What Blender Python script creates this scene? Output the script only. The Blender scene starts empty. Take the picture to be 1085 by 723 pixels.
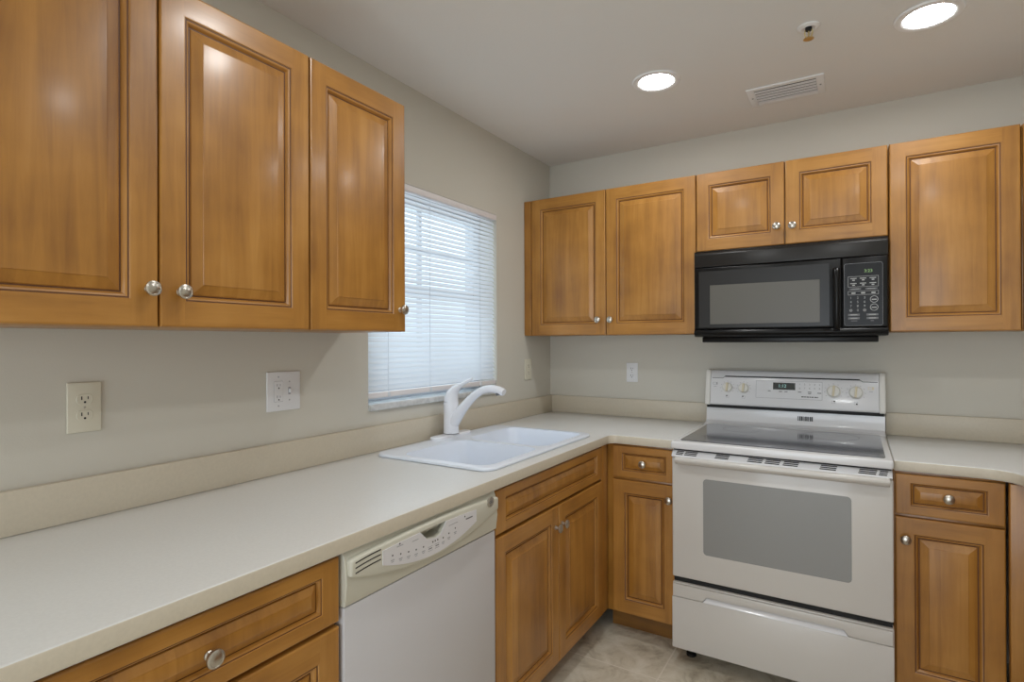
import bpy, bmesh, math, random
from mathutils import Vector, Matrix
random.seed(7)
PI = math.pi
SC = bpy.context.scene
COL = SC.collection

# ------------------------------------------------------------------ camera
F, YAW, PIT, ROL = 588.3, 0.5545, 0.0023, -0.0039
cam = bpy.data.objects.new('camera', bpy.data.cameras.new('camera'))
COL.objects.link(cam)
cam.data.sensor_fit = 'HORIZONTAL'
cam.data.sensor_width = 36.0
cam.data.lens = F / 1085 * 36.0
cam.data.clip_start = 0.02
fw = Vector((-math.sin(YAW), math.cos(YAW), 0)); rt = Vector((math.cos(YAW), math.sin(YAW), 0)); up = Vector((0, 0, 1))
f2 = fw * math.cos(PIT) + up * math.sin(PIT); u2 = up * math.cos(PIT) - fw * math.sin(PIT)
r3 = rt * math.cos(ROL) + u2 * math.sin(ROL); u3 = u2 * math.cos(ROL) - rt * math.sin(ROL)
cm = Matrix((r3, u3, -f2)).transposed().to_4x4()
cm.translation = Vector((1.6039, -3.0378, 1.3384))
cam.matrix_world = cm
SC.camera = cam

# ------------------------------------------------------------------ light, exposure
SC.view_settings.view_transform = 'Standard'
SC.view_settings.look = 'None'
SC.view_settings.gamma = 1.0
SC.view_settings.use_curve_mapping = False
SC.view_settings.exposure = 0.22
CAN_POWER = 70.0          # strength of the downlight lenses
CAN_COL = (0.985, 1.0, 1.0)
SKY_STR = 1.9
FILL_POWER = 28.0         # added fill lamp behind the viewpoint, softens the frontal light
wd = bpy.data.worlds.new('daylight'); SC.world = wd; wd.use_nodes = True
bg = wd.node_tree.nodes['Background']
bg.inputs[0].default_value = (0.78, 0.89, 1.0, 1); bg.inputs[1].default_value = SKY_STR
CANS_SEEN = [(0.902, -0.757), (1.815, -0.735)]
CANS_AND_FILL = [(0.93, -1.98), (1.87, -1.98), (1.5, -3.5)]
H = 2.424
for (x, y) in CANS_AND_FILL:                       # downlights out of view; the last is added as fill
    l = bpy.data.lights.new('unseen_lamp', 'AREA'); l.shape = 'DISK'; l.size = 0.15
    l.energy = CAN_POWER * PI * PI * 0.072 ** 2; l.color = CAN_COL
    o = bpy.data.objects.new('unseen_lamp', l); o.location = (x, y, H - 0.006); COL.objects.link(o)

RX, BY = 2.69, -5.6       # right wall, wall behind the viewpoint
GD = (0.35, 2.45, 0.04, 2.12)                    # unseen opening added in that wall for the fill lamp
l = bpy.data.lights.new('fill_light', 'AREA'); l.shape = 'RECTANGLE'; l.size = GD[1] - GD[0]; l.size_y = GD[3] - GD[2]  # added fill lamp, no such source known
l.energy = FILL_POWER; l.color = (0.90, 0.95, 1.0)
o = bpy.data.objects.new('fill_light', l); o.location = ((GD[0] + GD[1]) / 2, BY - .21, (GD[2] + GD[3]) / 2); o.rotation_euler = (PI / 2, 0, 0); COL.objects.link(o)

# ------------------------------------------------------------------ materials
def srgb(r, g, b):
    def c(v):
        v /= 255.0
        return v / 12.92 if v <= 0.04045 else ((v + 0.055) / 1.055) ** 2.4
    return (c(r), c(g), c(b), 1)

def mat(name, col, rough=0.5, metal=0.0, coat=0.0, spec=0.5, emit=None, estr=0.0, noise=0.0, nscale=60.0, bump=0.0, bscale=200.0):
    m = bpy.data.materials.new(name); m.use_nodes = True
    nt = m.node_tree; b = nt.nodes['Principled BSDF']
    b.inputs['Base Color'].default_value = col; b.inputs['Roughness'].default_value = rough
    b.inputs['Metallic'].default_value = metal; b.inputs['Coat Weight'].default_value = coat
    b.inputs['Coat Roughness'].default_value = 0.08
    b.inputs['Specular IOR Level'].default_value = spec
    if emit:
        b.inputs['Emission Color'].default_value = emit; b.inputs['Emission Strength'].default_value = estr
    if noise or bump:
        tc = nt.nodes.new('ShaderNodeTexCoord')
    if noise:
        n = nt.nodes.new('ShaderNodeTexNoise'); n.inputs['Scale'].default_value = nscale; n.inputs['Detail'].default_value = 5
        nt.links.new(tc.outputs['Object'], n.inputs['Vector'])
        r = nt.nodes.new('ShaderNodeValToRGB')
        r.color_ramp.elements[0].position = 0.3; r.color_ramp.elements[1].position = 0.7
        r.color_ramp.elements[0].color = tuple(v * (1 - noise) for v in col[:3]) + (1,)
        r.color_ramp.elements[1].color = tuple(min(1, v * (1 + noise)) for v in col[:3]) + (1,)
        nt.links.new(n.outputs['Fac'], r.inputs['Fac']); nt.links.new(r.outputs['Color'], b.inputs['Base Color'])
    if bump:
        n2 = nt.nodes.new('ShaderNodeTexNoise'); n2.inputs['Scale'].default_value = bscale; n2.inputs['Detail'].default_value = 3
        nt.links.new(tc.outputs['Object'], n2.inputs['Vector'])
        bp = nt.nodes.new('ShaderNodeBump'); bp.inputs['Strength'].default_value = bump; bp.inputs['Distance'].default_value = 0.002
        nt.links.new(n2.outputs['Fac'], bp.inputs['Height']); nt.links.new(bp.outputs['Normal'], b.inputs['Normal'])
    return m

WOOD_DARK, WOOD_MID, WOOD_LIGHT = srgb(142, 94, 38), srgb(172, 119, 50), srgb(192, 139, 68)
def wood(name, axis, staves=True, dark=1.0):
    """honey maple; grain runs along the given local axis"""
    m = bpy.data.materials.new(name); m.use_nodes = True
    nt = m.node_tree; N = nt.nodes.new; L = nt.links.new
    b = nt.nodes['Principled BSDF']
    b.inputs['Roughness'].default_value = 0.38; b.inputs['Coat Weight'].default_value = 0.28; b.inputs['Coat Roughness'].default_value = 0.18
    tc = N('ShaderNodeTexCoord'); oi = N('ShaderNodeObjectInfo')
    off = N('ShaderNodeVectorMath'); off.operation = 'SCALE'; off.inputs[0].default_value = (7.3, 3.1, 9.7)
    L(oi.outputs['Random'], off.inputs['Scale'])
    add = N('ShaderNodeVectorMath'); add.operation = 'ADD'
    L(tc.outputs['Object'], add.inputs[0]); L(off.outputs[0], add.inputs[1])
    mp = N('ShaderNodeMapping'); L(add.outputs[0], mp.inputs['Vector'])
    mp.inputs['Scale'].default_value = (2.2, 30, 30) if axis == 'X' else (30, 30, 2.2)
    n1 = N('ShaderNodeTexNoise'); n1.inputs['Scale'].default_value = 1.6; n1.inputs['Detail'].default_value = 6; n1.inputs['Roughness'].default_value = 0.6
    n1.inputs['Distortion'].default_value = 0.5
    L(mp.outputs[0], n1.inputs['Vector'])
    n2 = N('ShaderNodeTexNoise'); n2.inputs['Scale'].default_value = 5.0; n2.inputs['Detail'].default_value = 3
    L(add.outputs[0], n2.inputs['Vector'])
    mp3 = N('ShaderNodeMapping'); L(add.outputs[0], mp3.inputs['Vector'])
    mp3.inputs['Scale'].default_value = (1.0, 1, 11) if axis == 'X' else (11, 1, 1.0)
    wn = N('ShaderNodeTexWave'); wn.bands_direction = 'Z' if axis == 'X' else 'X'
    wn.inputs['Scale'].default_value = 0.35; wn.inputs['Distortion'].default_value = 9; wn.inputs['Detail'].default_value = 2; wn.inputs['Detail Scale'].default_value = 0.7
    L(mp3.outputs[0], wn.inputs['Vector'])
    def math_(op, a, bb):
        q = N('ShaderNodeMath'); q.operation = op
        for i, v in enumerate((a, bb)):
            if isinstance(v, (int, float)): q.inputs[i].default_value = v
            else: L(v, q.inputs[i])
        return q.outputs[0]
    s = math_('MULTIPLY', n1.outputs['Fac'], 0.62)
    s = math_('ADD', s, math_('MULTIPLY', n2.outputs['Fac'], 0.80))
    s = math_('ADD', s, math_('MULTIPLY', wn.outputs['Fac'], 0.10))
    s = math_('ADD', s, -0.305)
    if staves:
        sx = N('ShaderNodeSeparateXYZ'); L(add.outputs[0], sx.inputs[0])
        st = math_('FLOOR', math_('MULTIPLY', sx.outputs['X' if axis == 'Z' else 'Z'], 11.0), 0)
        w = N('ShaderNodeTexWhiteNoise'); w.noise_dimensions = '1D'; L(st, w.inputs['W'])
        s = math_('ADD', s, math_('MULTIPLY', math_('SUBTRACT', w.outputs['Value'], 0.5), 0.16))
    s = math_('ADD', s, math_('MULTIPLY', math_('SUBTRACT', oi.outputs['Random'], 0.5), 0.10))
    r = N('ShaderNodeValToRGB'); L(s, r.inputs['Fac'])
    e = r.color_ramp.elements
    e[0].position = 0.18; e[1].position = 0.82
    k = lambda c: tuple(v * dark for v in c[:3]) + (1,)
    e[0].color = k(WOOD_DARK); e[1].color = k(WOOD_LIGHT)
    q = e.new(0.5); q.color = k(WOOD_MID)
    L(r.outputs['Color'], b.inputs['Base Color'])
    bp = N('ShaderNodeBump'); bp.inputs['Strength'].default_value = 0.06; bp.inputs['Distance'].default_value = 0.001
    L(n1.outputs['Fac'], bp.inputs['Height']); L(bp.outputs['Normal'], b.inputs['Normal'])
    return m

def tile_floor():
    m = bpy.data.materials.new('floor_tile'); m.use_nodes = True
    nt = m.node_tree; N = nt.nodes.new; L = nt.links.new; b = nt.nodes['Principled BSDF']
    tc = N('ShaderNodeTexCoord'); mp = N('ShaderNodeMapping'); L(tc.outputs['Object'], mp.inputs['Vector'])
    mp.inputs['Location'].default_value = (-0.93 + 0.457 * 20, 0.865 + 0.457 * 20, 0)
    br = N('ShaderNodeTexBrick'); L(mp.outputs[0], br.inputs['Vector'])
    br.offset = 0.0; br.squash = 1.0
    br.inputs['Scale'].default_value = 1.0; br.inputs['Brick Width'].default_value = 0.457; br.inputs['Row Height'].default_value = 0.457
    br.inputs['Mortar Size'].default_value = 0.0032; br.inputs['Mortar Smooth'].default_value = 0.2; br.inputs['Bias'].default_value = 0
    n = N('ShaderNodeTexNoise'); n.inputs['Scale'].default_value = 9; n.inputs['Detail'].default_value = 9; n.inputs['Roughness'].default_value = 0.68; n.inputs['Distortion'].default_value = 0.6
    L(tc.outputs['Object'], n.inputs['Vector'])
    r = N('ShaderNodeValToRGB'); L(n.outputs['Fac'], r.inputs['Fac'])
    e = r.color_ramp.elements; e[0].position = 0.33; e[1].position = 0.66
    e[0].color = srgb(166, 154, 134); e[1].color = srgb(226, 219, 204)
    q = e.new(0.47); q.color = srgb(206, 197, 178)
    mx = N('ShaderNodeMix'); mx.data_type = 'RGBA'
    L(br.outputs['Fac'], mx.inputs['Factor']); L(r.outputs['Color'], mx.inputs['A']); mx.inputs['B'].default_value = srgb(226, 218, 204)
    L(mx.outputs['Result'], b.inputs['Base Color'])
    b.inputs['Roughness'].default_value = 0.42
    bp = N('ShaderNodeBump'); bp.inputs['Strength'].default_value = 0.25; bp.inputs['Distance'].default_value = 0.002; bp.invert = True
    L(br.outputs['Fac'], bp.inputs['Height']); L(bp.outputs['Normal'], b.inputs['Normal'])
    return m

def slat_mat():
    m = bpy.data.materials.new('blind_slat'); m.use_nodes = True
    nt = m.node_tree; N = nt.nodes.new; L = nt.links.new
    out = nt.nodes['Material Output']; b = nt.nodes['Principled BSDF']
    b.inputs['Base Color'].default_value = srgb(238, 240, 243); b.inputs['Roughness'].default_value = 0.4
    t = N('ShaderNodeBsdfTranslucent'); t.inputs['Color'].default_value = (0.86, 0.9, 0.95, 1)
    mx = N('ShaderNodeMixShader'); mx.inputs[0].default_value = 0.42
    L(b.outputs[0], mx.inputs[1]); L(t.outputs[0], mx.inputs[2]); L(mx.outputs[0], out.inputs['Surface'])
    return m

def glass_mat(name='window_glass'):
    m = bpy.data.materials.new(name); m.use_nodes = True
    nt = m.node_tree; N = nt.nodes.new; L = nt.links.new; out = nt.nodes['Material Output']
    t = N('ShaderNodeBsdfTransparent'); t.inputs['Color'].default_value = (0.93, 0.96, 0.96, 1)
    g = N('ShaderNodeBsdfGlossy'); g.inputs['Roughness'].default_value = 0.02
    mx = N('ShaderNodeMixShader'); mx.inputs[0].default_value = 0.06
    L(t.outputs[0], mx.inputs[1]); L(g.outputs[0], mx.inputs[2]); L(mx.outputs[0], out.inputs['Surface'])
    return m

M = dict(
    wall=mat('wall_paint', srgb(210, 206, 195), 0.75, spec=0.3, bump=0.10, bscale=260),
    ceil=mat('ceiling_paint', srgb(238, 236, 232), 0.85, spec=0.2, bump=0.25, bscale=120),
    floor=tile_floor(),
    wv=wood('maple_vertical', 'Z'), wh=wood('maple_horizontal', 'X', False), ws=wood('maple_stile', 'Z', False),
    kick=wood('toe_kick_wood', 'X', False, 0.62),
    groove_dark=mat('groove_brown', srgb(92, 55, 24), 0.5),  # darker brown for the panel moulding grooves
    counter=mat('laminate_countertop', srgb(220, 220, 217), 0.36, noise=0.025, nscale=160),
    splash_warm_lit=mat('laminate_warm_lit', srgb(208, 198, 179), 0.4, noise=0.03, nscale=140),  # same laminate as the worktop, with warm bounce light put into its colour
    nickel=mat('satin_nickel', srgb(196, 190, 180), 0.28, metal=1.0),
    white=mat('white_enamel', srgb(228, 228, 230), 0.22, coat=0.4),
    sinkw=mat('white_sink', srgb(236, 243, 254), 0.32, coat=0.12),
    faucetw=mat('white_faucet', srgb(240, 242, 248), 0.25, coat=0.3),
    ovenw=mat('white_oven_door', srgb(208, 204, 198), 0.3, coat=0.3),
    cooktop=mat('cooktop_glass', srgb(62, 64, 73), 0.14, coat=0.5),
    ovenglass=mat('oven_window_glass', srgb(142, 142, 140), 0.25, coat=0.4),
    black=mat('black_plastic', srgb(14, 13, 13), 0.30, spec=0.25),
    blackm=mat('black_matte', srgb(10, 10, 10), 0.6),
    blackv=mat('microwave_black', srgb(32, 30, 28), 0.30, spec=0.35),
    mwin=mat('microwave_window', srgb(96, 93, 86), 0.32, spec=0.35),
    bisque=mat('bisque_plastic', srgb(208, 205, 190), 0.42),
    dwwhite=mat('dishwasher_white', srgb(206, 204, 206), 0.38),
    dwpanel=mat('dishwasher_label', srgb(222, 220, 222), 0.4),
    bisqued=mat('bisque_shadow_slot', srgb(40, 38, 32), 0.6),
    grey=mat('grey_print', srgb(110, 110, 112), 0.6),
    lgrey=mat('light_grey_print', srgb(170, 170, 174), 0.6),
    dark=mat('dark_print', srgb(30, 30, 32), 0.6),
    cream=mat('almond_knob', srgb(228, 216, 186), 0.4),
    creamw=mat('white_knob', srgb(232, 230, 224), 0.35),
    almond=mat('almond_plastic', srgb(220, 215, 197), 0.4),
    plate=mat('white_plastic', srgb(232, 232, 234), 0.35),
    print_w=mat('pale_print', srgb(178, 178, 176), 0.6),
    led=mat('green_digits', srgb(20, 30, 12), 0.5, emit=(0.55, 0.9, 0.35, 1), estr=0.45),
    ledt=mat('teal_digits', srgb(20, 30, 30), 0.5, emit=(0.45, 0.85, 0.8, 1), estr=0.5),
    screen=mat('display_screen', srgb(38, 44, 44), 0.15, coat=0.5),
    trimw=mat('white_trim', srgb(246, 246, 246), 0.4),
    brass=mat('brass', srgb(222, 206, 158), 0.35, metal=1.0),
    lens=mat('lit_lens', (1, 1, 1, 1), 0.5, emit=CAN_COL + (1,), estr=CAN_POWER),
    slat=slat_mat(), glass=glass_mat(),
    vinyl=mat('white_vinyl', srgb(222, 226, 232), 0.4),
    rail=mat('blind_rail', srgb(236, 232, 233), 0.4),
    marble=mat('marble_sill', srgb(206, 208, 208), 0.25, noise=0.18, nscale=28),
    cabin=mat('cabinet_underside', srgb(196, 150, 92), 0.5),
)

# ------------------------------------------------------------------ mesh helpers
class MB:
    def __init__(s): s.bm = bmesh.new(); s.mats = []
    def mi(s, m):
        if m not in s.mats: s.mats.append(m)
        return s.mats.index(m)
    def add(s, bm2, m, mtx=None):
        i = s.mi(m)
        for f in bm2.faces: f.material_index = i
        if mtx: bm2.transform(mtx)
        me = bpy.data.meshes.new('t'); bm2.to_mesh(me); bm2.free()
        s.bm.from_mesh(me); bpy.data.meshes.remove(me)
    def box(s, x0, x1, y0, y1, z0, z1, m, bev=0.0, seg=2, mtx=None):
        b = bmesh.new(); bmesh.ops.create_cube(b, size=1)
        for v in b.verts: v.co = Vector(((x0 + x1) / 2 + v.co.x * (x1 - x0), (y0 + y1) / 2 + v.co.y * (y1 - y0), (z0 + z1) / 2 + v.co.z * (z1 - z0)))
        if bev: bmesh.ops.bevel(b, geom=b.edges[:], offset=bev, segments=seg, profile=0.5, affect='EDGES')
        s.add(b, m, mtx); return s
    def prism(s, pts, d0, d1, axis, m, bev=0.0, seg=2, mtx=None):
        """outline in the two other axes (in x,y,z order), extruded along axis from d0 to d1"""
        b = bmesh.new()
        def mk(p, d):
            return {'x': (d, p[0], p[1]), 'y': (p[0], d, p[1]), 'z': (p[0], p[1], d)}[axis]
        A = [b.verts.new(mk(p, d0)) for p in pts]; B = [b.verts.new(mk(p, d1)) for p in pts]
        b.faces.new(A); b.faces.new(B[::-1])
        n = len(pts)
        for i in range(n): b.faces.new((A[i], B[i], B[(i + 1) % n], A[(i + 1) % n]))
        bmesh.ops.recalc_face_normals(b, faces=b.faces[:])
        if bev: bmesh.ops.bevel(b, geom=b.edges[:], offset=bev, segments=seg, profile=0.5, affect='EDGES', clamp_overlap=True)
        s.add(b, m, mtx); return s
    def lathe(s, prof, m, mtx=None, n=32):
        """profile (r, z) turned about local z"""
        b = bmesh.new(); rings = []
        for r, z in prof:
            if r < 1e-6: rings.append([b.verts.new((0, 0, z))])
            else: rings.append([b.verts.new((r * math.cos(2 * PI * k / n), r * math.sin(2 * PI * k / n), z)) for k in range(n)])
        for a, c in zip(rings, rings[1:]):
            for k in range(n):
                q = (k + 1) % n
                if len(a) == 1 and len(c) == 1: continue
                if len(a) == 1: b.faces.new((a[0], c[k], c[q]))
                elif len(c) == 1: b.faces.new((a[k], a[q], c[0]))
                else: b.faces.new((a[k], a[q], c[q], c[k]))
        bmesh.ops.recalc_face_normals(b, faces=b.faces[:])
        s.add(b, m, mtx); return s
    def loft(s, rings, m, caps=True, mtx=None):
        b = bmesh.new(); R = [[b.verts.new(p) for p in r] for r in rings]; n = len(R[0])
        for a, c in zip(R, R[1:]):
            for k in range(n): b.faces.new((a[k], a[(k + 1) % n], c[(k + 1) % n], c[k]))
        if caps: b.faces.new(R[0][::-1]); b.faces.new(R[-1])
        bmesh.ops.recalc_face_normals(b, faces=b.faces[:])
        s.add(b, m, mtx); return s
    def text(s, t, size, m, mtx, depth=0.0004, align='CENTER'):
        """lettering in local x (right), y (up)"""
        cu = bpy.data.curves.new('t', 'FONT'); cu.body = t; cu.size = size; cu.align_x = align; cu.align_y = 'CENTER'; cu.extrude = depth; cu.resolution_u = 3
        o = bpy.data.objects.new('t', cu); COL.objects.link(o)
        bpy.context.view_layer.update()
        me = bpy.data.meshes.new_from_object(o.evaluated_get(bpy.context.evaluated_depsgraph_get()))
        b = bmesh.new(); b.from_mesh(me)
        bpy.data.objects.remove(o); bpy.data.curves.remove(cu); bpy.data.meshes.remove(me)
        s.add(b, m, mtx); return s
    def build(s, name, parent=None, loc=(0, 0, 0), smooth=True, ang=35):
        me = bpy.data.meshes.new(name); s.bm.to_mesh(me); s.bm.free()
        for m in s.mats: me.materials.append(m)
        if smooth:
            me.polygons.foreach_set('use_smooth', [True] * len(me.polygons)); me.set_sharp_from_angle(angle=math.radians(ang))
        o = bpy.data.objects.new(name, me); COL.objects.link(o); o.location = loc
        if parent: o.parent = parent
        return o

def cut(o, cutters):
    """carve hollows with cutter meshes, leaving one plain mesh"""
    tmp = []
    for mb in cutters:
        c = mb.build('cutter', None, o.location, False); tmp.append(c)
        md = o.modifiers.new('b', 'BOOLEAN'); md.operation = 'DIFFERENCE'; md.object = c; md.solver = 'EXACT'
    pr = o.parent; o.parent = None
    bpy.context.view_layer.update()
    me = bpy.data.meshes.new_from_object(o.evaluated_get(bpy.context.evaluated_depsgraph_get()))
    o.modifiers.clear(); o.data = me; o.parent = pr
    me.polygons.foreach_set('use_smooth', [True] * len(me.polygons)); me.set_sharp_from_angle(angle=math.radians(35))
    for c in tmp: bpy.data.objects.remove(c)
    return o

def tag(o, label, cat, group=None):
    o['label'] = label; o['category'] = cat
    if group: o['group'] = group
    return o
def thing(name, label, cat, loc=(0, 0, 0), rz=0.0, group=None):
    o = bpy.data.objects.new(name, None); COL.objects.link(o); o.location = loc; o.rotation_euler = (0, 0, rz)
    o.empty_display_size = 0.1
    return tag(o, label, cat, group)
def struct(o): o['kind'] = 'structure'; return o

def rrect(x0, x1, z0, z1, r, n=5):
    p = []
    for cx, cz, a in ((x1 - r, z1 - r, 0), (x0 + r, z1 - r, 90), (x0 + r, z0 + r, 180), (x1 - r, z0 + r, 270)):
        for k in range(n + 1):
            t = math.radians(a + 90 * k / n); p.append((cx + r * math.cos(t), cz + r * math.sin(t)))
    return p
FRONT = Matrix.Rotation(PI / 2, 4, 'X')     # local xy drawing plane -> xz plane facing -y
def front(x, y, z): return Matrix.Translation((x, y, z)) @ FRONT

# ------------------------------------------------------------------ room shell
WY0, WY1, WZ0, WZ1 = -1.505, -0.600, 1.085, 2.008
struct(MB().box(-0.2, RX + .2, BY - .2, 0.2, -0.12, 0, M['floor']).build('floor', smooth=False))
struct(MB().box(-0.2, RX + .2, BY - .2, 0.2, H, H + 0.12, M['ceil']).build('ceiling', smooth=False))
w = MB()
for a in ((BY - .2, WY0, 0, H), (WY1, 0.2, 0, H), (WY0, WY1, 0, WZ0), (WY0, WY1, WZ1, H)):
    w.box(-0.2, 0, a[0], a[1], a[2], a[3], M['wall'])
struct(w.build('wall_left', smooth=False))
struct(MB().box(0, RX, 0, 0.2, 0, H, M['wall']).build('wall_back', smooth=False))
struct(MB().box(RX, RX + .2, BY - .2, 0.2, 0, H, M['wall']).build('wall_right', smooth=False))
w = MB()
for a in ((0, GD[0], 0, H), (GD[1], RX, 0, H), (GD[0], GD[1], 0, GD[2]), (GD[0], GD[1], GD[3], H)):
    w.box(a[0], a[1], BY - .2, BY, a[2], a[3], M['wall'])
struct(w.build('wall_front', smooth=False))
dm = MB()
for x in (GD[0], (GD[0] + GD[1]) / 2 - .03, GD[1] - .06): dm.box(x, x + .06, BY - .12, BY - .06, GD[2], GD[3], M['vinyl'], .004)
for z in (GD[2], GD[3] - .06): dm.box(GD[0] + .06, GD[1] - .06, BY - .12, BY - .06, z, z + .06, M['vinyl'], .004)
struct(dm.build('added_door_1'))  # door frame made up for the added opening, unseen

# window: vinyl frame, two sashes with a grille, panes, marble sill
fr = MB(); X0, X1 = -0.17, -0.11
fr.box(X0, X1, WY0, WY0 + .05, WZ0, WZ1, M['vinyl'], .004).box(X0, X1, WY1 - .05, WY1, WZ0, WZ1, M['vinyl'], .004)
fr.box(X0, X1, WY0 + .05, WY1 - .05, WZ0, WZ0 + .06, M['vinyl'], .004).box(X0, X1, WY0 + .05, WY1 - .05, WZ1 - .05, WZ1, M['vinyl'], .004)
win = struct(fr.build('window_1'))
MB().box(-.155, -.115, WY0 + .05, WY1 - .05, 1.545, 1.59, M['vinyl'], .004).build('meeting_rail', win)
gm = MB()
yc = (WY0 + WY1) / 2
gm.box(-.146, -.128, yc - .011, yc + .011, WZ0 + .06, 1.545, M['vinyl'], .003).box(-.146, -.128, yc - .011, yc + .011, 1.59, WZ1 - .05, M['vinyl'], .003)
gm.box(-.146, -.128, WY0 + .05, WY1 - .05, 1.765, 1.785, M['vinyl'], .003)
gm.build('window_grille', win)
MB().box(-.139, -.135, WY0 + .05, WY1 - .05, WZ0 + .06, 1.545, M['glass']).build('window_pane', win)
MB().box(-.139, -.135, WY0 + .05, WY1 - .05, 1.59, WZ1 - .05, M['glass']).build('window_pane', win)
MB().box(-.11, .014, WY0 + .001, WY1 - .001, WZ0 - .012, WZ0 + .012, M['marble'], .004).build('window_sill', win)

# ------------------------------------------------------------------ mini blind inside the window opening
blind = thing('window_blind', 'white horizontal slat blind lowered over the window above the sink', 'blind', (-0.0185, (WY0 + WY1) / 2, WZ0 + .012))
bw = (WY1 - WY0) / 2 - .0015; zt = WZ1 - WZ0 - .012
hr = MB(); hr.box(-.014, .022, -bw, bw, zt - .03, zt - .002, M['rail'], .003)
hr.build('head_rail', blind)
br_ = MB(); br_.box(-.014, .014, -bw, bw, .022, .045, M['rail'], .004); br_.build('bottom_rail', blind)
sl = MB(); b = bmesh.new()
NS = 39; tilt = math.radians(56); wdt = 0.025
z0, z1 = .062, zt - .045
for k in range(NS):
    zc = z0 + (z1 - z0) * k / (NS - 1)
    prev = None
    for j in range(6):
        u = (j / 5 - .5) * wdt; crown = .0016 * (1 - (2 * u / wdt) ** 2)
        # room-side edge low, outer edge high
        x = u * math.cos(tilt) + crown * math.sin(tilt); z = zc - u * math.sin(tilt) + crown * math.cos(tilt)
        cur = (b.verts.new((x, -bw + .003, z)), b.verts.new((x, bw - .003, z)))
        if prev: b.faces.new((prev[0], prev[1], cur[1], cur[0]))
        prev = cur
sl.add(b, M['slat']); sl.build('slats', blind)
for yy in (-.335, -.075, .315):
    c = MB()
    c.box(.0095, .0108, yy - .0008, yy + .0008, .045, zt - .03, M['vinyl'])
    c.box(-.0108, -.0095, yy - .0008, yy + .0008, .045, zt - .03, M['vinyl'])
    c.box(.012, .0165, yy - .007, yy + .007, .024, .042, M['vinyl'], .001)
    c.build('ladder_cord', blind)

# ------------------------------------------------------------------ cabinet joinery
def door_mb(w_, h_, stile=0.052, rail=None):
    """five-piece raised-panel front: local x 0..w, z 0..h, back at y=0, face at y=-.020"""
    rail = rail or stile
    mb = MB(); bm = bmesh.new()
    steps = [(0, 0.0), (0, -.0165), (.0012, -.019), (.004, -.020)]
    inner = [(0, -.020), (.0025, -.0196), (.004, -.0172), (.0070, -.0166), (.0110, -.0150), (.0138, -.0112), (.0154, -.0078), (.0185, -.0078), (.0202, -.0100), (.043, -.0172), (.0442, -.0186), (.0465, -.0190)]
    if h_ < .2: inner = [(a * .66, c) for a, c in inner]
    iv, ih, isx, ig = (mb.mi(M['wv']), mb.mi(M['wh']), mb.mi(M['ws']), mb.mi(M['groove_dark']))
    def ring(ox, oz, y): return [bm.verts.new(p) for p in ((ox, y, oz), (w_ - ox, y, oz), (w_ - ox, y, h_ - oz), (ox, y, h_ - oz))]
    def strip(a, c, mats):
        for k in range(4):
            f = bm.faces.new((a[k], a[(k + 1) % 4], c[(k + 1) % 4], c[k])); f.material_index = mats[k]
    pr = ring(*[steps[0][0]] * 2, steps[0][1])
    bm.faces.new(pr).material_index = iv
    for o_, y in steps[1:]:
        cu = ring(o_, o_, y); strip(pr, cu, (ih, isx, ih, isx)); pr = cu
    # flat frame: full-height stiles, rails between
    e = .004; y = -.020
    def quad(x0, x1, z0, z1, i):
        bm.faces.new([bm.verts.new(p) for p in ((x0, y, z0), (x1, y, z0), (x1, y, z1), (x0, y, z1))]).material_index = i
    quad(e, stile, e, h_ - e, isx); quad(w_ - stile, w_ - e, e, h_ - e, isx)
    quad(stile, w_ - stile, e, rail, ih); quad(stile, w_ - stile, h_ - rail, h_ - e, ih)
    pr = ring(stile, rail, y)
    for k, (o_, yy) in enumerate(inner[1:]):
        cu = ring(stile + o_, rail + o_, yy)
        strip(pr, cu, (ig,) * 4 if k in (2, 6) else ((ih, isx, ih, isx) if k < 6 else (iv,) * 4)); pr = cu
    bm.faces.new(pr).material_index = iv
    bmesh.ops.recalc_face_normals(bm, faces=bm.faces[:])
    me = bpy.data.meshes.new('t'); bm.to_mesh(me); bm.free(); mb.bm.from_mesh(me); bpy.data.meshes.remove(me)
    return mb

KNOB = None
def knob(parent, x, z):
    global KNOB
    if KNOB is None:
        mb = MB()
        mb.lathe([(0, 0), (.0085, 0), (.0085, .002), (.0062, .004), (.0052, .012), (.0075, .0155), (.0155, .0185), (.0165, .0215), (.0160, .0240), (.0125, .0262), (.0118, .0256), (.008, .0272), (0, .0284)], M['nickel'], Matrix.Rotation(PI / 2, 4, 'X'), 28)
        o = mb.build('knob'); KNOB = o.data
        bpy.data.objects.remove(o)
    k = bpy.data.objects.new('knob', KNOB); COL.objects.link(k); k.location = (x, -.020, z); k.parent = parent
    return k

def front_panel(root, name, x0, x1, z0, z1, y, kn=None, stile=.052, rail=.055):
    o = door_mb(x1 - x0, z1 - z0, stile, rail).build(name, root, (x0, y, z0), ang=20)
    if kn: knob(o, kn[0] - x0, kn[1] - z0)
    return o

def upper(label, loc, rz, w_, z0, z1, depth, doors, filler=None, under=True):
    """wall cabinet; local x along the wall, back at y=0, face frame at y=-depth"""
    r = thing('wall_cabinet', label, 'cabinet', loc, rz, None)
    b_ = MB(); b_.box(0, w_, -depth, -.002, z0, z1, M['ws'], .0015); b_.build('body', r)
    for d in doors:
        front_panel(r, 'door', d[0], d[1], z0 + .001, z1 - .001, -depth - .0006, d[2])
    if filler:
        MB().box(filler[0], filler[1], -depth - .019, -depth - .0004, z0 + .001, z1 - .001, M['ws'], .002).build('filler_strip', r)
    return r

UZ0, UZ1, UD = 1.3745, 2.137, 0.296
L90 = PI / 2
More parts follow.
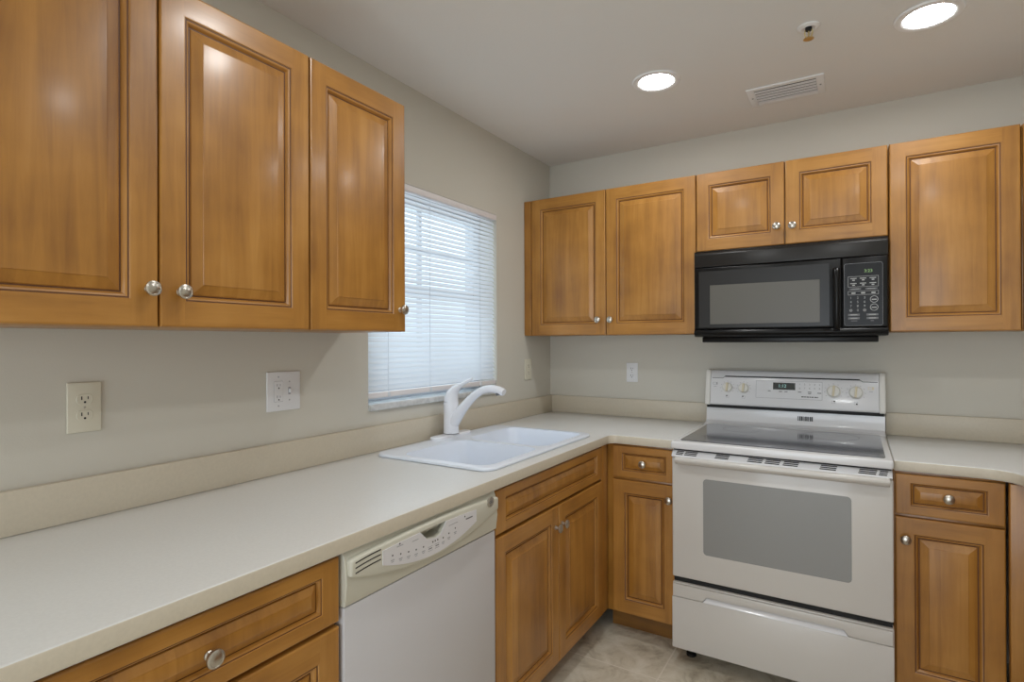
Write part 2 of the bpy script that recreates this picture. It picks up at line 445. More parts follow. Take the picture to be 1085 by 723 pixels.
# left wall (local x -> +y)
y0 = -2.806
upper('large maple wall cabinet with two doors on the left wall, nearest the viewpoint', (0, y0, 0), L90, 0.784, UZ0, UZ1, UD,
      [(.002, .389, (.369, 1.456)), (.393, .7815, (.435, 1.4535))])
upper('single-door maple wall cabinet on the left wall just before the window', (0, -2.0215, 0), L90, 0.3845, UZ0, UZ1, UD,
      [(.002, .3825, (.357, 1.4475))])
# back wall
upper('two-door maple wall cabinet in the corner above the white wall outlet', (0, 0, 0), 0, 0.956, UZ0, UZ1, UD,
      [(.050, .4935, (.454, 1.455)), (.4975, .954, (.523, 1.4535))], filler=(.002, .047))
upper('short two-door maple cabinet directly above the black microwave', (0.957, 0, 0), 0, 0.761, 1.766, UZ1, UD,
      [(.002, .380, (.350, 1.849)), (.3845, .759, (.413, 1.845))])
upper('tall single-door maple wall cabinet to the right of the black microwave', (1.7205, 0, 0), 0, 0.404, UZ0, UZ1, UD,
      [(.002, .402, None)])
upper('maple wall cabinet at the far right edge, only a sliver of it showing', (2.1275, 0, 0), 0, RX - 2.1275 - .004, UZ0, UZ1, UD,
      [(.003, .40, None)])

# base cabinets
BD = 0.612
def base(label, loc, rz, w_, fronts, depth=BD, open_kick=True):
    r = thing('base_cabinet', label, 'cabinet', loc, rz)
    MB().box(0, w_, -depth, -.003, .1, .875, M['ws'], .0015).build('body', r)
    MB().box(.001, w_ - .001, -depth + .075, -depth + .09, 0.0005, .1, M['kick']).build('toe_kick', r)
    for kind, x0, x1, z0, z1, kn in fronts:
        front_panel(r, kind, x0, x1, z0, z1, -depth - .0006, kn, stile=.052 if z1 - z0 > .2 else (.056 if kind == 'false_drawer' else .043), rail=.055 if z1 - z0 > .2 else .029)
    return r
ZD0, ZD1, ZT0, ZT1 = .112, .713, .724, .866
base('maple drawer cabinet on the left wall under the long counter, left of the dishwasher', (0, -2.806, 0), L90, .612,
     [('drawer', .003, .609, ZT0, ZT1, (.318, .789)), ('drawer', .003, .609, .42, ZD1, (.306, .566)), ('drawer', .003, .609, ZD0, .409, (.306, .26))])
sb = base('two-door maple cabinet under the sink, beside the white dishwasher', (0, -1.573, 0), L90, .957,
     [('door', .004, .4385, ZD0, ZD1, (.413, .634)), ('door', .4425, .872, ZD0, ZD1, (.468, .636)), ('false_drawer', .004, .872, ZT0, ZT1, None)])
cut(sb.children[0], [MB().box(.02, .862, -.60, -.03, .60, .99, M['ws'])])
MB().box(.8755, .9555, -BD - .012, -BD - .0004, .105, .87, M['ws'], .002).build('corner_stile', sb)
cb = base('narrow maple cabinet with one drawer and door in the corner left of the range', (0.6135, 0, 0), 0, .3335,
     [('drawer', .040, .3305, ZT0, ZT1, (.1845, .795)), ('door', .040, .3305, ZD0, ZD1, (.3005, .652))])
base('narrow maple cabinet with one drawer and door right of the range', (1.716, 0, 0), 0, .308,
     [('drawer', .005, .304, ZT0, ZT1, (.155, .797)), ('door', .005, .304, ZD0, ZD1, (.034, .638))])
rb = base('maple base cabinet of the right-hand counter run, at the picture edge', (RX - .002, -.66, 0), -L90, 1.5,
     [('drawer', .05, .52, ZT0, ZT1, None), ('door', .05, .52, ZD0, ZD1, None), ('drawer', .53, 1.0, ZT0, ZT1, None), ('door', .53, 1.0, ZD0, ZD1, None)], depth=RX - 2.09)
MB().box(-.030, .0, -(RX - .002 - 2.0265), -(RX - .002 - 2.36), .105, .872, M['ws'], .002).build('corner_filler', rb)

# ------------------------------------------------------------------ countertops
CX, CY, CZ0, CZ1 = .647, -.640, .876, .914
SINK = (.068, .592, -1.548, -.708)          # rim outline
def arc(cx, cy, r, a0, a1, n=8): return [(cx + r * math.cos(math.radians(a0 + (a1 - a0) * k / n)), cy + r * math.sin(math.radians(a0 + (a1 - a0) * k / n))) for k in range(n + 1)]
def counter(pts, splashes, label, sinkhole=False):
    r = thing('countertop', label, 'countertop', (0, 0, 0))
    s = MB().prism(pts, CZ0, CZ1, 'z', M['counter'], .006, 3).build('worktop', r, ang=40)
    if sinkhole:
        c = MB(); c.prism(rrect(SINK[0] + .02, SINK[1] - .02, SINK[2] + .02, SINK[3] - .02, .04), CZ0 - .05, CZ1 + .05, 'z', M['counter'])
        cut(s, [c])
    s.data.materials.append(M['splash_warm_lit']); ib = len(s.data.materials) - 1     # upright faces take the warm tone, bounce light put into the colour
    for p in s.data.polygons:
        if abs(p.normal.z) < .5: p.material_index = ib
    sp = MB()
    for a in splashes: sp.box(*a, CZ1 + .0002, 1.0145, M['splash_warm_lit'], .003)
    sp.build('backsplash', r)
    return r
rr = .035
ptsL = [(.0015, -3.6), (.0015, -.0015), (.948, -.0015), (.948, CY)] + arc(CX + rr, CY - rr, rr, 90, 180) + [(CX, -3.6)]
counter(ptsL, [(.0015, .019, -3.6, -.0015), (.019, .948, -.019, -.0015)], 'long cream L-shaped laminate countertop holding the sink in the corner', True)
RC = 2.052; r2 = .085
ptsR = [(1.716, -.0015), (RX - .0015, -.0015), (RX - .0015, -2.3), (RC, -2.3)] + arc(RC - r2, CY - r2, r2, 0, 90) + [(1.716, CY)]
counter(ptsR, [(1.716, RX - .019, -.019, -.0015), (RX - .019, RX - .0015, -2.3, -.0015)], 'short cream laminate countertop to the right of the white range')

# ------------------------------------------------------------------ sink: drop-in double bowl
sink = thing('kitchen_sink', 'white double-bowl drop-in sink set into the countertop under the window', 'sink', (SINK[0], SINK[2], CZ1))
SW, SL = SINK[1] - SINK[0], SINK[3] - SINK[2]
MB().prism(rrect(0, SW, 0, SL, .05, 8), .0005, .012, 'z', M['sinkw'], .005, 3).build('rim', sink)
rim = sink.children[0]
def bowl_rings(x0, x1, y0, y1, top, depth, r):
    R = []
    for ins, z in ((-.006, top), (0.0, top - .004), (.006, top - .02), (.016, top - depth + .04), (.03, top - depth + .012), (.05, top - depth)):
        R.append([(p[0], p[1], z) for p in rrect(x0 + ins, x1 - ins, y0 + ins, y1 - ins, max(.01, r - ins * .3), 6)])
    return R
B1 = (.105, SW - .032, .032, SL / 2 - .016); B2 = (.105, SW - .032, SL / 2 + .016, SL - .032)
cut(rim, [MB().prism(rrect(*B1[:2], *B1[2:], .055, 6), -.05, .05, 'z', M['sinkw']), MB().prism(rrect(*B2[:2], *B2[2:], .055, 6), -.05, .05, 'z', M['sinkw'])])
for Bq in (B1, B2):
    o = MB().loft([[(p[0], p[1], p[2]) for p in q] for q in bowl_rings(*Bq, .0118, .19, .055)[0:]], M['sinkw'], False)
    bq = o.build('bowl', sink)
    # floor of the bowl and drain
    f = MB(); f.prism(rrect(Bq[0] + .05, Bq[1] - .05, Bq[2] + .05, Bq[3] - .05, .04, 6), .0118 - .191, .0118 - .1895, 'z', M['sinkw'])
    f.build('bowl_floor', bq)
    d = MB(); d.lathe([(0, .001), (.030, .001), (.034, .003), (.042, .003), (.044, 0)], M['nickel'], Matrix.Translation(((Bq[0] + Bq[1]) / 2, (Bq[2] + Bq[3]) / 2, .0118 - .1893)))
    d.build('drain', bq)

# ------------------------------------------------------------------ faucet
fau = thing('kitchen_faucet', 'white single-lever pull-out faucet standing on the sink deck', 'faucet', (.079, -1.09, CZ1 + .0122))
b = MB()
b.loft([[(p[0], p[1], z) for p in rrect(-.028 + i, .028 - i, -.128 + i, .128 - i, .0275 - i, 8)] for i, z in ((0, .0), (0, .006), (.003, .009), (.008, .010))], M['faucetw'])
b.build('base_plate', fau)
b = MB()
b.lathe([(.0, .010), (.034, .010), (.0345, .013), (.0335, .05), (.0325, .10), (.0330, .148), (.0325, .150)], M['faucetw'], None, 36)
b.lathe([(.0330, .0100), (.0352, .0100), (.0352, .0125), (.0330, .0125)], M['grey'], None, 36)
b.build('body', fau)
def tube(path, radii, m, n=20, sx=None):
    """swept tube in the xz plane; sx scales the width in y"""
    P = [Vector(p) for p in path]; R = []
    for i, p in enumerate(P):
        t = (P[min(i + 1, len(P) - 1)] - P[max(i - 1, 0)]).normalized(); nn = Vector((-t.z, 0, t.x)); bb = Vector((0, 1, 0))
        a, c = radii[i] if isinstance(radii[i], tuple) else (radii[i], radii[i])
        R.append([tuple(p + nn * (a * math.cos(2 * PI * k / n)) + bb * (c * math.sin(2 * PI * k / n))) for k in range(n)])
    return MB().loft(R, m)
def bez(pts, n):
    out = []
    for k in range(n + 1):
        t = k / n; q = [Vector(p) for p in pts]
        while len(q) > 1: q = [q[i].lerp(q[i + 1], t) for i in range(len(q) - 1)]
        out.append(tuple(q[0]))
    return out
ctl = [(.004, .045, .0265), (.024, .074, .0260), (.062, .121, .0215), (.108, .167, .0180), (.152, .199, .0165), (.195, .214, .0160), (.240, .214, .0170), (.278, .203, .0160)]
path, rad = [], []
for i in range(len(ctl) - 1):
    p0, p1, p2, p3 = ctl[max(i - 1, 0)], ctl[i], ctl[i + 1], ctl[min(i + 2, len(ctl) - 1)]
    for k in range(4):
        t = k / 4
        v_ = [.5 * (2 * b1 + (c1 - a1) * t + (2 * a1 - 5 * b1 + 4 * c1 - d1) * t * t + (3 * b1 - a1 - 3 * c1 + d1) * t ** 3) for a1, b1, c1, d1 in zip(p0, p1, p2, p3)]
        path.append((v_[0], 0, v_[1])); rad.append((v_[2], v_[2] * 1.08))
path.append((.278, 0, .203)); rad.append((.0150, .0160))
tube(path, rad, M['faucetw']).build('spout', fau)
b = MB(); b.lathe([(0, 0), (.013, 0), (.0145, .004), (.0145, .012)], M['grey'], Matrix.Translation((.256, 0, .1905)) @ Matrix.Rotation(math.radians(-12), 4, 'Y'))
b.build('spray_nozzle', fau)
tube([(.0, 0, .151), (.002, 0, .168), (.010, 0, .190), (.026, 0, .209), (.050, 0, .224), (.080, 0, .239), (.108, 0, .253), (.116, 0, .258)],
     [(.0325, .0325), (.031, .031), (.025, .027), (.017, .021), (.0105, .0155), (.008, .012), (.006, .010), (.003, .006)], M['faucetw']).build('lever', fau)

# ------------------------------------------------------------------ dishwasher (local x -> +y, front faces -y local)
DWX = .612
dw = thing('dishwasher', 'white dishwasher with a bisque curved control panel under the counter', 'dishwasher', (0, -2.190, 0), L90)
b = MB(); b.box(.002, .612, -.60, -.05, .10, .872, M['blackm'], .002); b.build('body', dw)
MB().box(.004, .608, -.56, -.545, .001, .1, M['blackm']).build('toe_kick', dw)
MB().box(.003, .610, -.636, -.6005, .112, .748, M['dwwhite'], .004).build('door', dw)
b = MB()
prof = [(-.6005, .7505), (-.637, .7505), (-.640, .754), (-.645, .80), (-.640, .850), (-.632, .872), (-.6005, .872)]
b.prism(prof, .002, .611, 'x', M['bisque'], .0015, 1)
cp = b.build('control_panel', dw)
def lens(w0, w1, zb, zm, zt0, zt1, n=18):
    """smile-shaped outline: ends at zb/zt0, lowest zm, highest zt1"""
    P = []
    for k in range(n + 1):
        t = k / n; P.append((w0 + (w1 - w0) * t, zb - (zb - zm) * (1 - (2 * t - 1) ** 2)))
    for k in range(n + 1):
        t = 1 - k / n; P.append((w0 + (w1 - w0) * t, zt0 + (zt1 - zt0) * (1 - (2 * t - 1) ** 2)))
    return P
bz = MB(); bz.prism(lens(.008, .604, .818, .771, .856, .866), -.654, -.632, 'y', M['bisque'], .006, 3)
bz = bz.build('bezel', cp)
notch = [(.232, .880), (.236, .852), (.262, .830), (.300, .824), (.318, .828), (.340, .853), (.343, .880)]
pocket = [(.230, .853), (.258, .829), (.300, .822), (.322, .827), (.345, .853)]
cut(bz, [MB().prism(pocket, -.70, -.60, 'y', M['bisque'])])
cut(cp, [MB().prism(pocket, -.70, -.612, 'y', M['bisque'])])
ins = MB(); ip = lens(.103, .482, .814, .780, .848, .853)
ins.prism(ip, -.6556, -.6535, 'y', M['dwpanel'])
io = ins.build('label_panel', cp)
cut(io, [MB().prism([(p[0], p[1] if p[1] > .85 else p[1] - .003) for p in notch], -.70, -.60, 'y', M['dwpanel'])])
MB().box(.246, .334, -.634, -.6125, .838, .8465, M['bisque'], .001).build('latch', cp)
b = MB()
for k in range(3):
    pts = [(.020 + .026 * j, .8485 - k * .0115 + .006 * math.sin(PI * .5 * j / 3)) for j in range(4)]
    b.prism(pts + [(p[0], p[1] - .0028) for p in pts[::-1]], -.6546, -.652, 'y', M['bisqued'])
b.build('vent_slots', cp)
b = MB(); yy = -.6558
for k, (x, z) in enumerate([(.135, .827), (.163, .822), (.191, .818), (.219, .8145), (.247, .8125), (.327, .812), (.352, .8165), (.380, .823)]):
    b.lathe([(0, .0004), (.0022, .0004), (.0022, 0)], M['dark'], front(x, yy + .0002, z), 10)
    b.box(x - .006, x + .006, yy, yy + .0006, z - .0125, z - .0100, M['lgrey']); b.box(x - .004, x + .004, yy, yy + .0006, z - .0165, z - .0145, M['lgrey'])
for k in range(3): b.lathe([(0, .0004), (.0022, .0004), (.0022, 0)], M['dark'], front(.284 + k * .010, yy + .0002, .814), 10)
for x in (.274, .302):
    for q in (0, .0105): b.box(x - .009, x + .009, yy, yy + .0006, .804 - q, .8055 - q, M['lgrey'])
    b.box(x - .007, x + .007, yy, yy + .0006, .7985, .801, M['grey'])
b.box(.150, .172, yy, yy + .0006, .8415, .8435, M['lgrey']); b.box(.205, .228, yy, yy + .0006, .838, .840, M['lgrey'])
b.box(.352, .392, yy, yy + .0006, .836, .838, M['lgrey']); b.box(.43, .462, yy, yy + .0006, .832, .8355, M['grey'])
b.lathe([(0, .0004), (.0022, .0004), (.0022, 0)], M['dark'], front(.160, yy + .0002, .8475), 10); b.lathe([(0, .0004), (.0022, .0004), (.0022, 0)], M['dark'], front(.425, yy + .0002, .843), 10)
b.build('button_lettering', cp)
b = MB(); b.lathe([(0, .004), (.0115, .004), (.0135, .0055), (.0155, .004), (.0160, 0)], M['nickel'], front(.556, -.6535, .852), 28)
for s in (-1, 1):
    b.lathe([(.0028, .0043), (.0034, .0052), (.004, .0043)], M['grey'], front(.556 + s * .0042, -.6535, .852), 14)
b.build('round_emblem', cp)

# ------------------------------------------------------------------ range
RXL, RW = 0.951, 0.7615
rg = thing('electric_range', 'white electric range with a dark glass cooktop between the base cabinets', 'range', (RXL, 0, 0))
MB().box(.002, RW - .002, -.672, -.03, .075, .890, M['white'], .003).build('body', rg)
for (x, y) in ((.05, -.62), (RW - .05, -.62), (.05, -.09), (RW - .05, -.09)):
    MB().lathe([(0, 0.0005), (.02, 0.0005), (.02, .012), (.011, .016), (.011, .0748), (0, .0748)], M['blackm'], Matrix.Translation((x, y, 0)), 18).build('foot', rg)
# cooktop: white rim around dark glass
b = MB()
ct = [(0, -.742), (RW, -.742), (RW, -.05), (0, -.05)]
b.prism(ct, .897, .9275, 'z', M['white'], .007, 3); ctop = b.build('cooktop_frame', rg)
b = MB(); b.prism(rrect(.027, RW - .022, -.702, -.160, .012, 4), .9276, .9300, 'z', M['cooktop'], .0008, 1)
cg = b.build('cooktop_glass', rg)
b = MB()
for (x, y, r) in ((.20, -.55, .105), (.56, -.56, .085), (.20, -.29, .08), (.56, -.29, .105)):
    b = MB(); b.lathe([(r - .0012, 0), (r - .0012, .00025), (r, .00025), (r, 0)], M['grey'], Matrix.Translation((x, y, .9300)), 48)
    b.build('burner_ring', cg)
# backguard riser curved up from the cooktop
prof = [(-.03, .9277), (-.165, .9277), (-.160, .9290), (-.125, .9305), (-.105, .9340), (-.094, .9410), (-.090, .952), (-.086, 1.004), (-.03, 1.004)]
b = MB(); b.prism(prof, .0, RW, 'x', M['white'], 0); ri = b.build('backguard', rg)
b = MB()
for k in range(9): b.box(.417 + k * .0072, .417 + k * .0072 + (.0052 if k % 3 else .0035), -.0905, -.087, .962, .983, M['dark'])
b.build('badge', ri)
MB().box(.004, RW - .004, -.098, -.03, 1.0042, 1.020, M['blackm']).build('vent_gap', rg)
# console, leaning back
prof = [(-.03, 1.0205), (-.112, 1.0205), (-.116, 1.026), (-.1145, 1.034), (-.082, 1.180), (-.074, 1.190), (-.03, 1.192)]
b = MB(); b.prism(prof, .022, RW - .022, 'x', M['white'], .0015, 1); con = b.build('console', rg)
for x0 in (-.0015, RW - .0215):
    q = [(-.028, 1.0185), (-.116, 1.0185), (-.120, 1.026), (-.117, 1.036), (-.085, 1.182), (-.076, 1.194), (-.028, 1.195)]
    MB().prism(q, x0, x0 + .023, 'x', M['creamw'], .003, 2).build('end_cap', rg)
CT = math.atan2(.0325, .146)
def cons(x, z, off=0.0):
    """point on the sloped console face at height z"""
    y = -.1145 + (z - 1.034) * (.0325 / .146)
    return Matrix.Translation((x, y, z)) @ Matrix.Rotation(-CT, 4, 'X') @ FRONT @ Matrix.Translation((0, 0, off))
def flat(mb, x0, x1, z0, z1, m, t=.0008, off=0.0):
    c = cons((x0 + x1) / 2, (z0 + z1) / 2, off); hx, hz = (x1 - x0) / 2, (z1 - z0) / 2 / math.cos(CT)
    mb.box(-hx, hx, -hz, hz, -.0005, t, m, 0, 2, c)
b = MB()      # groove line under the top rail
g = [(.030, 1.1535), (.080, 1.1535), (.092, 1.1625), (RW - .095, 1.1625), (RW - .083, 1.1535), (RW - .028, 1.1535)]
for (a, c_), (d, e_) in zip(g, g[1:]):
    m0 = cons((a + d) / 2, (c_ + e_) / 2); ln = math.hypot(d - a, e_ - c_); an = math.atan2(e_ - c_, d - a)
    th = .0030 if abs((a + d) / 2 - RW / 2) < .1 else .0011
    b.box(-ln / 2 - .0006, ln / 2 + .0006, -th, th, -.001, .0008, M['blackm'], 0, 2, m0 @ Matrix.Rotation(an, 4, 'Z'))
b.build('groove', con)
b = MB(); flat(b, .236, .520, 1.064, 1.147, M['lgrey'], .0004); flat(b, .2375, .5185, 1.0655, 1.1455, M['white'], .0009)
pn = b.build('control_panel', con)
b = MB(); flat(b, .312, .408, 1.106, 1.139, M['screen'], .0016); sc_ = b.build('display', con)
b = MB(); b.text('1:12', .021, M['ledt'], cons(.352, 1.123, .0018), .0002); b.build('clock_digits', sc_)
b = MB()
for i, ch in enumerate('12345'):
    b.text(ch, .010, M['grey'], cons(.427 + i * .0205, 1.134, .0012), .0001)
for i, ch in enumerate('67890'):
    b.text(ch, .010, M['grey'], cons(.427 + i * .0205, 1.116, .0012), .0001)
for x, z, wd_ in ((.345, 1.0975, .014), (.369, 1.0975, .013), (.296, 1.099, .012), (.427, 1.098, .014), (.468, 1.099, .015), (.468, 1.092, .012), (.508, 1.096, .016)):
    flat(b, x - wd_ / 2, x + wd_ / 2, z - .0018, z + .0018, M['grey'], .0014)
for k, (a, c_) in enumerate([(0, .011), (.012, .020), (.021, .033), (.034, .041), (.042, .052), (.054, .066), (.067, .071)]):
    flat(b, .434 + a, .434 + c_ - .001, 1.0745, 1.0785, M['dark'], .0014)
b.build('keypad_lettering', con)
KX = ((.104, 1.1075), (.180, 1.1065), (.565, 1.1065), (.652, 1.1050))
for i, (x, z) in enumerate(KX):
    R_ = .025 if i < 2 else .029
    b = MB()
    b.lathe([(0, .006), (R_ * .98, .006), (R_, .004), (R_, 0)], M['creamw'], cons(x, z), 32)
    b.lathe([(0, .016), (R_ * .80, .015), (R_ * .88, .012), (R_ * .90, .006)], M['creamw'], cons(x, z), 32)
    kb = b.build('burner_knob', con)
    b = MB(); ang = math.radians(-4)
    b.box(-.0045, .0045, -R_ * .86, R_ * .86, .0145, .026, M['cream'], .002, 2, cons(x, z) @ Matrix.Rotation(ang, 4, 'Z')); b.build('grip', kb)
    b = MB()
    for k in range(9):
        a = math.radians(215 - k * 31); p = cons(x + (R_ + .007) * math.cos(a), z + (R_ + .007) * math.sin(a) * .97)
        b.box(-.0022, .0022, -.0011, .0011, -.0003, .0005, M['lgrey'], 0, 2, p)
    b.build('dial_lettering', con)
    b = MB(); zz = z - R_ - .018
    b.box(-.007, .007, -.007, .007, -.0003, .0005, M['lgrey'], 0, 2, cons(x, zz)); b.box(-.006, .006, -.006, .006, 0, .0007, M['white'], 0, 2, cons(x, zz))
    dx, dz = ((-.002, .002), (-.003, .003), (.003, .003), (.003, -.003))[i]
    b.box(-.0028, .0028, -.0028, .0028, 0, .0010, M['dark'], 0, 2, cons(x + dx, zz + dz))
    b.build('burner_print', con)
b = MB()
for x in (.045, RW - .052):
    m_ = M['lgrey'] if x < .3 else M['cream']
    b.box(-.011, .011, -.006, .006, -.0003, .0006, m_, 0, 2, cons(x, 1.126)); b.box(-.009, .004, -.0045, .0045, 0, .0009, M['white'], 0, 2, cons(x, 1.126))
    b.box(-.007, .007, -.001, .001, 0, .0006, M['lgrey'], 0, 2, cons(x, 1.111))
b.build('indicator_light', con)
# oven door
MB().box(.006, RW - .006, -.716, -.6725, .8590, .8965, M['blackm']).build('door_gasket', rg)
MB().box(.004, RW - .004, -.708, -.6725, .3435, .3665, M['blackm']).build('drawer_gap', rg)
b = MB(); b.box(.001, RW - .001, -.727, -.7002, .367, .858, M['ovenw'], .006, 3); od = b.build('oven_door', rg)
b = MB(); b.prism(rrect(.126, .637, .477, .783, .014, 5), -.7282, -.7262, 'y', M['ovenglass'], .0006, 1); b.build('oven_window', od)
# slotted vent trim and full-width handle below it
b = MB()
b.prism([(-.7002, .8585), (-.728, .8585), (-.745, .868), (-.741, .8725), (-.724, .8885), (-.7165, .8890), (-.7165, .8600), (-.7002, .8590)], .004, RW - .004, 'x', M['white'], .0015, 1)
vt = b.build('vent_trim', od)
sl_ = MB(); va = math.atan2(.016, .017)
def slot(x0, x1, n=3):
    for k in range(n):
        t = (k + .5) / n; y = -.741 + .017 * t; z = .8725 + .016 * t
        sk = .006 * (t - .5)
        sl_.box(x0 + sk, x1 + sk, -.0020, .0020, -.0006, .0006, M['blackm'], 0, 2, Matrix.Translation((0, y - .0002, z + .0002)) @ Matrix.Rotation(va - PI / 2 + PI / 2, 4, 'X'))
for x0, x1 in ((.022, .050), (.056, .104), (.176, .226), (.296, .348), (.358, .408), (.420, .470), (.541, .592), (.660, .712), (.720, .744)): slot(x0, x1)
sl_.build('vent_slots', vt)
b = MB()
hp = [(-.727, .834), (-.752, .838), (-.765, .846), (-.770, .855), (-.768, .863), (-.760, .868), (-.745, .868), (-.727, .860)]
b.prism(hp, .022, RW - .012, 'x', M['ovenw'], .002, 2); b.build('door_handle', od)
# storage drawer with a finger pull
b = MB(); b.box(.0, RW, -.722, -.6725, .073, .343, M['ovenw'], .006, 3); dr = b.build('storage_drawer', rg)
def band(z_end, z_mid, top): return [(.004, top), (.004, z_end), (.118, z_end), (.126, z_end + .004), (.136, z_mid - .003), (.146, z_mid), (RW - .160, z_mid), (RW - .150, z_mid - .003), (RW - .138, z_end + .004), (RW - .130, z_end), (RW - .004, z_end), (RW - .004, top)]
b = MB(); b.prism(band(.288, .312, .339), -.734, -.7215, 'y', M['ovenw'], .003, 2); b.build('drawer_lip', dr)
b = MB()
b.loft([[(.125, -.7225, .2905), (RW - .137, -.7225, .2905), (RW - .137, -.7345, .2870), (.125, -.7345, .2870)][::1],
        [(.137, -.7222, .3020), (RW - .149, -.7222, .3020), (RW - .149, -.7228, .3018), (.137, -.7228, .3018)]], M['white'])
b.build('finger_pull', dr)
b = MB(); b.box(.001, RW - .001, -.7335, -.7222, .076, .2865, M['ovenw'], .003, 2); b.build('drawer_face', dr)

# ------------------------------------------------------------------ microwave over the range
MXL, MW = 0.9575, 0.760
mw = thing('microwave_oven', 'black over-the-range microwave mounted under the short cabinet', 'microwave', (MXL, 0, 1.334))
MB().box(.002, MW - .002, -.370, -.003, .026, .424, M['black'], .004).build('body', mw)
b = MB(); b.prism([(.035, -.36), (MW - .035, -.36), (MW - .06, -.02), (.06, -.02)], 0, .0258, 'z', M['black'], .004, 2); b.build('bottom_grille', mw)
b = MB(); b.prism([(-.3702, .345), (-.400, .345), (-.402, .349), (-.396, .405), (-.389, .414), (-.3702, .415)], .010, MW - .004, 'x', M['blackv'], .003, 2); b.build('vent_grille', mw)
b = MB(); b.prism([(-.3702, .026), (-.384, .026), (-.401, .034), (-.406, .044), (-.398, .058), (-.3702, .060)], .008, MW - .003, 'x', M['black'], .003, 2); b.build('lower_trim', mw)
b = MB(); b.box(.010, .598, -.400, -.3702, .0605, .343, M['black'], .005, 3); md = b.build('door', mw)
b = MB(); b.box(.030, .555, -.4015, -.3995, .067, .326, M['blackv'], .0006, 1); b.build('door_panel', md)
b = MB(); b.box(.080, .520, -.4028, -.401, .083, .261, M['mwin'], .0006, 1); b.build('door_window', md)
b = MB()
b.loft([[(x + .0115 * c, y + .009 * s_, z) for c, s_ in [(math.cos(2 * PI * k / 16), math.sin(2 * PI * k / 16)) for k in range(16)]] for x, y, z in
        ((.581, -.402, .046), (.581, -.424, .052), (.581, -.436, .075), (.581, -.441, .13), (.581, -.442, .18), (.581, -.441, .23), (.581, -.436, .283), (.581, -.424, .300), (.581, -.402, .305))], M['black'])
b.build('door_handle', md)
b = MB(); b.box(.600, MW - .005, -.400, -.3702, .0605, .343, M['black'], .004, 3); cpn = b.build('control_panel', mw)
b = MB(); b.prism(rrect(.607, .738, .066, .318, .008, 4), -.4012, -.3995, 'y', M['lgrey'], 0); b.prism(rrect(.6078, .7372, .0668, .3172, .0075, 4), -.4016, -.3995, 'y', M['black'], 0)
b.build('keypad_face', cpn)
yk = -.4018
def kt(mb, t, x, z, s=.010, m='print_w'): mb.text(t, s, M[m], front(x, yk, z), .0002)
b = MB(); b.text('3:23', .017, M['led'], front(.690, yk, .285), .0002); b.build('clock_digits', cpn)
def frame_(mb, x0, x1, z0, z1, t=.0012, m='print_w'):
    mb.box(x0, x1, yk, yk + .0006, z0, z0 + t, M[m]); mb.box(x0, x1, yk, yk + .0006, z1 - t, z1, M[m])
    mb.box(x0, x0 + t, yk, yk + .0006, z0, z1, M[m]); mb.box(x1 - t, x1, yk, yk + .0006, z0, z1, M[m])
b = MB()
frame_(b, .620, .724, .222, .265); frame_(b, .620, .724, .190, .206)
for z in (.255, .235):
    for i, x in enumerate((.639, .672, .705)):
        b.box(x - .011, x + .011, yk, yk + .0006, z, z + .0032, M['print_w']); b.box(x - .004, x + .005, yk, yk + .0006, z - .0075, z - .003, M['print_w'])
for x in (.645, .700): b.box(x - .020, x + .020, yk, yk + .0006, .2115, .2165, M['grey']); b.box(x - .013, x + .013, yk - .0002, yk + .0006, .2127, .2152, M['print_w'])
for x in (.639, .672, .707): b.box(x - .007, x + .007, yk, yk + .0006, .1945, .2005, M['print_w'])
for i, r_ in enumerate(('123', '456', '789')):
    for j, ch in enumerate(r_): kt(b, ch, .630 + j * .0235, .178 - i * .0165, .0125)
kt(b, '0', .6535, .128, .0125)
for x in (.630, .677): b.lathe([(.0035, 0), (.0035, .0004), (.0052, .0004), (.0052, 0)], M['print_w'], front(x, yk + .0002, .128), 16); b.box(x - .002, x + .002, yk, yk + .0006, .127, .129, M['print_w'])
for z in (.171, .139):
    b.lathe([(.0118, 0), (.0118, .0006), (.0138, .0006), (.0138, 0)], M['print_w'], front(.709, yk + .0002, z), 24)
    b.box(.701, .717, yk, yk + .0006, z - .003, z + .001, M['print_w'])
for z in (.110, .096):
    for x in (.640, .703): b.box(x - .020, x + .020, yk, yk + .0006, z - .004, z + .004, M['grey']); b.box(x - .012, x + .012, yk - .0002, yk + .0006, z - .0015, z + .0015, M['print_w'])
b.box(.630, .652, yk, yk + .0006, .084, .087, M['grey']); b.box(.697, .708, yk, yk + .0006, .084, .087, M['grey'])
b.build('keypad_lettering', cpn)
b = MB()
for k in range(7): b.box(.0015, .0025, -.34 + k * .012, -.334 + k * .012, .14, .25, M['blackv'])
b.build('side_vents', mw)

